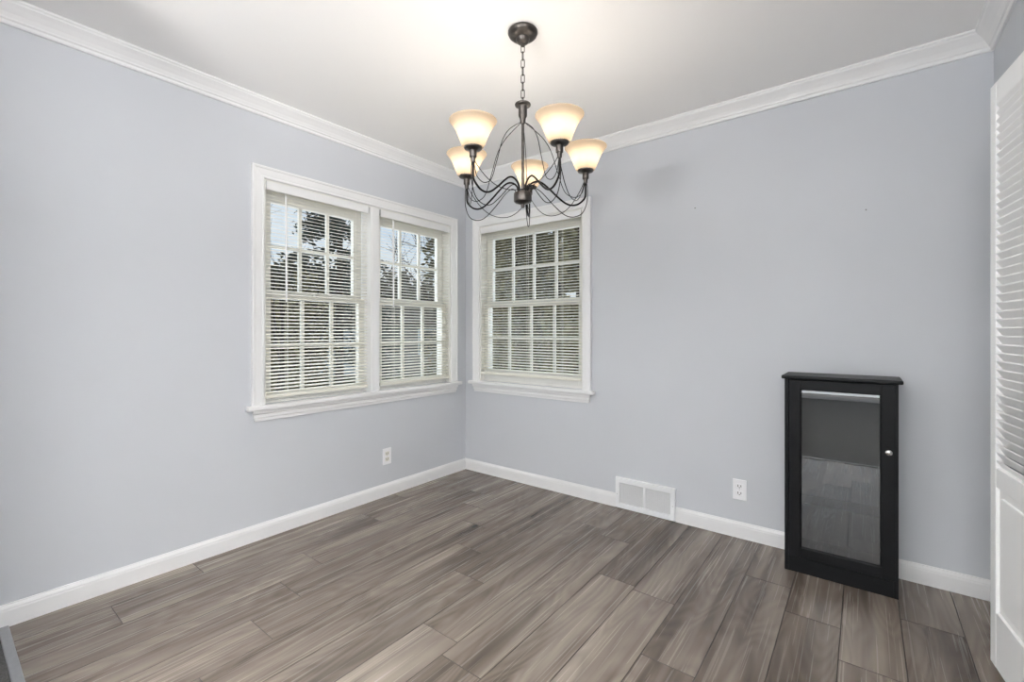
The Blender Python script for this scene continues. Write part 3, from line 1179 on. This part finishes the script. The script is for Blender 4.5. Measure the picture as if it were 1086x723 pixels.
def bare_tree(px, dist, h, label, seed, lean=(0, 0), r0=0.12, depth=5, start=0.28):
    rnd = random.Random(300 + seed)
    root = empty('bare_tree', ray_at(px, dist))
    tag(root, label, 'tree')
    bm = bmesh.new()
    top = Vector((lean[0], lean[1], h * start))
    tube(bm, spline([(0, 0, -0.15), (lean[0] * 0.4, lean[1] * 0.4, h * start * 0.5), tuple(top)], 4), [r0 * (1 - 0.02 * i) for i in range(9)], 9)
    link('trunk', bm, M['bark'], root)
    bm = bmesh.new()

    def grow(p, d, ln, r, lev):
        pts = [p]
        q = p
        dd = d.copy()
        for _ in range(4):
            dd = (dd + Vector((rnd.gauss(0, 0.14), rnd.gauss(0, 0.14), rnd.gauss(0.03, 0.1)))).normalized()
            q = q + dd * (ln / 4)
            pts.append(q)
        tube(bm, pts, [r * (1 - 0.12 * i) for i in range(5)], 5 if lev > 1 else 3)
        if lev == 0:
            return
        for _ in range(3 if lev > 1 else 4):
            i = rnd.choice((2, 3, 4, 4))
            nd = (dd + Vector((rnd.gauss(0, 0.6), rnd.gauss(0, 0.6), rnd.gauss(0.12, 0.4)))).normalized()
            grow(pts[i], nd, ln * rnd.uniform(0.55, 0.8), r * 0.55, lev - 1)
    for k in range(4):
        a = 2 * pi * k / 4 + rnd.uniform(-0.5, 0.5)
        grow(top, Vector((cos(a) * 0.8, sin(a) * 0.8, 0.75)).normalized(), h * 0.26, r0 * 0.55, depth - 1)
    link('branches', bm, M['bark'], root)


def leafy_tree(px, dist, rad, h, label, seed, group):
    rnd = random.Random(400 + seed)
    root = empty('broad_tree', ray_at(px, dist))
    tag(root, label, 'tree', group)
    bm = bmesh.new()
    tube(bm, [(0, 0, -0.2), (0.1, 0.05, h * 0.4), (0, 0, h * 0.8)], [0.25, 0.18, 0.06], 8)
    link('trunk', bm, M['bark'], root)
    lumps = [(rnd.uniform(-0.6, 0.6) * rad, rnd.uniform(-0.6, 0.6) * rad, h * rnd.uniform(0.15, 0.85), rad * rnd.uniform(0.35, 0.6)) for _ in range(16)]

    def place(r):
        lx, ly, lz, lr = r.choice(lumps)
        v = Vector((r.gauss(0, 1), r.gauss(0, 1), r.gauss(0, 1))).normalized()
        return Vector((lx, ly, lz)) + v * lr * (r.random() ** 0.35), v
    bm = bmesh.new()
    leaf_cloud(bm, rnd, 1500, place, 0.34)
    link('crown', bm, M['farleaf'], root)


# shrubs right outside the single window: a tall dark evergreen screen
G1 = 'evergreen shrubs filling the view of the single window'
for i, (px, dist, rad, h, m) in enumerate(((512, 6.3, 0.52, 4.1, 'shrub'), (606, 6.2, 0.54, 4.3, 'shrub'), (560, 8.3, 0.9, 5.3, 'shrubdark'), (494, 10.3, 1.05, 6.0, 'shrubdark'), (634, 11.2, 1.1, 7.2, 'shrubdark'))):
    shrub(px, dist, rad, h, M[m], ('olive evergreen shrub close outside the left side of the single window', 'olive evergreen shrub close outside the right side of the single window',
                                   'dark green shrub behind and between the two olive ones, middle of the single window',
                                   'dark green shrub farther back at the left edge of the single window', 'dark green shrub farther back at the right edge of the single window')[i],
          'shrub', G1 if m == 'shrubdark' else 'olive shrubs close outside the single window', 7000, 0.075, i)
G2 = 'olive shrubs seen through the left half of the double window'
for i, (px, dist, rad, h) in enumerate(((280, 11.2, 0.95, 3.3), (322, 12.6, 0.9, 3.2))):
    shrub(px, dist, rad, h, M['shrub'], ('olive brown shrub outside the double window, at its far left edge', 'olive brown shrub outside the double window, in front of the tall conifer')[i], 'shrub', G2, 3400, 0.08, 20 + i)
conifer(360, 18.0, 2.5, 11.0, 'tall dark conifer behind the left half of the double window', 9500, 1)
bare_tree(288, 7.2, 4.6, 'leafless tree with fine twigs against the sky at the left edge of the double window', 3, (0.1, 0.1), 0.06, 5)
bare_tree(474, 13.5, 6.9, 'leafless tree with thick crossing branches behind the right half of the double window', 7, (-0.3, -0.1), 0.13, 5)
GT = 'far trees at the edge of the yard'
for i, (px, dist, rad, h) in enumerate(((258, 33, 2.6, 6.6), (312, 50, 4.2, 9.6), (350, 35, 2.6, 7.0), (404, 54, 3.9, 9.0), (440, 36, 2.6, 6.6), (498, 54, 3.9, 9.6), (528, 35, 2.6, 7.0))):
    leafy_tree(px, dist, rad, h, 'distant grey green tree in the row at the edge of the yard', i, GT)


def make_house():
    c = ray_at(452, 23.0)
    root = empty('neighbor_house', c, R(38))
    tag(root, 'low grey house with a brown roof and a white garage door across the yard', 'house')
    w, dp, h = 4.6, 3.0, 2.35
    bm = bmesh.new()
    box(bm, -w, w, -dp, dp, -0.2, h)
    vv = [bm.verts.new(v) for v in ((-w, -dp, h), (-w, dp, h), (-w, 0, h + 1.0), (w, -dp, h), (w, dp, h), (w, 0, h + 1.0))]
    bm.faces.new((vv[0], vv[1], vv[2]))
    bm.faces.new((vv[3], vv[5], vv[4]))
    for k in range(12):
        box(bm, -w - 0.008, w + 0.008, -dp - 0.012, -dp - 0.001, 0.15 + k * 0.18, 0.16 + k * 0.18)
    link('wall', bm, M['siding'], root)
    bm = bmesh.new()
    for s in (-1, 1):
        e0, e1 = -w - 0.35, w + 0.35
        q = [(e0, 0, h + 1.12), (e1, 0, h + 1.12), (e1, s * (dp + 0.45), h - 0.05), (e0, s * (dp + 0.45), h - 0.05)]
        top = [bm.verts.new(v) for v in q]
        bot = [bm.verts.new((v[0], v[1], v[2] - 0.12)) for v in q]
        bm.faces.new(top)
        bm.faces.new(bot)
        for i in range(4):
            bm.faces.new((top[i], top[(i + 1) % 4], bot[(i + 1) % 4], bot[i]))
    bmesh.ops.recalc_face_normals(bm, faces=bm.faces)
    link('roof', bm, M['roof'], root)
    bm = bmesh.new()
    for k in range(4):
        box(bm, -4.1, -1.7, -dp - 0.06, -dp - 0.01, 0.02 + k * 0.5, 0.50 + k * 0.5, 0.01)
    gd = link('garage_door', bm, M['whiteside'], root)
    tag(gd, 'white panelled garage door')
    for x in (0.2, 2.6):
        bm = bmesh.new()
        for (a, b, z0, z1) in ((x, x + 0.08, 0.9, 2.0), (x + 1.12, x + 1.2, 0.9, 2.0), (x + 0.08, x + 1.12, 0.9, 0.98), (x + 0.08, x + 1.12, 1.92, 2.0)):
            box(bm, a, b, -dp - 0.06, -dp - 0.01, z0, z1)
        fr = link('window', bm, M['whiteside'], root)
        link('pane', one_box(x + 0.08, x + 1.12, -dp - 0.04, -dp - 0.02, 0.98, 1.92), M['housewin'], fr)
    return root


make_house()
# strip of pale driveway in front of the house
a, b = ray_at(405, 12.0), ray_at(500, 17.0)
bm = bmesh.new()
d = (b - a).normalized()
n = Vector((-d.y, d.x, 0))
q = [a - d * 3 - n * 0.8, b + d * 4 - n * 0.8, b + d * 4 + n * 0.8, a - d * 3 + n * 0.8]
tv = [bm.verts.new((v.x, v.y, GZ + 0.07)) for v in q]
bv = [bm.verts.new((v.x, v.y, GZ - 0.06)) for v in q]
bm.faces.new(tv)
bm.faces.new(bv)
for i in range(4):
    bm.faces.new((tv[i], tv[(i + 1) % 4], bv[(i + 1) % 4], bv[i]))
bmesh.ops.recalc_face_normals(bm, faces=bm.faces)
structure(link('driveway', bm, M['drive']))
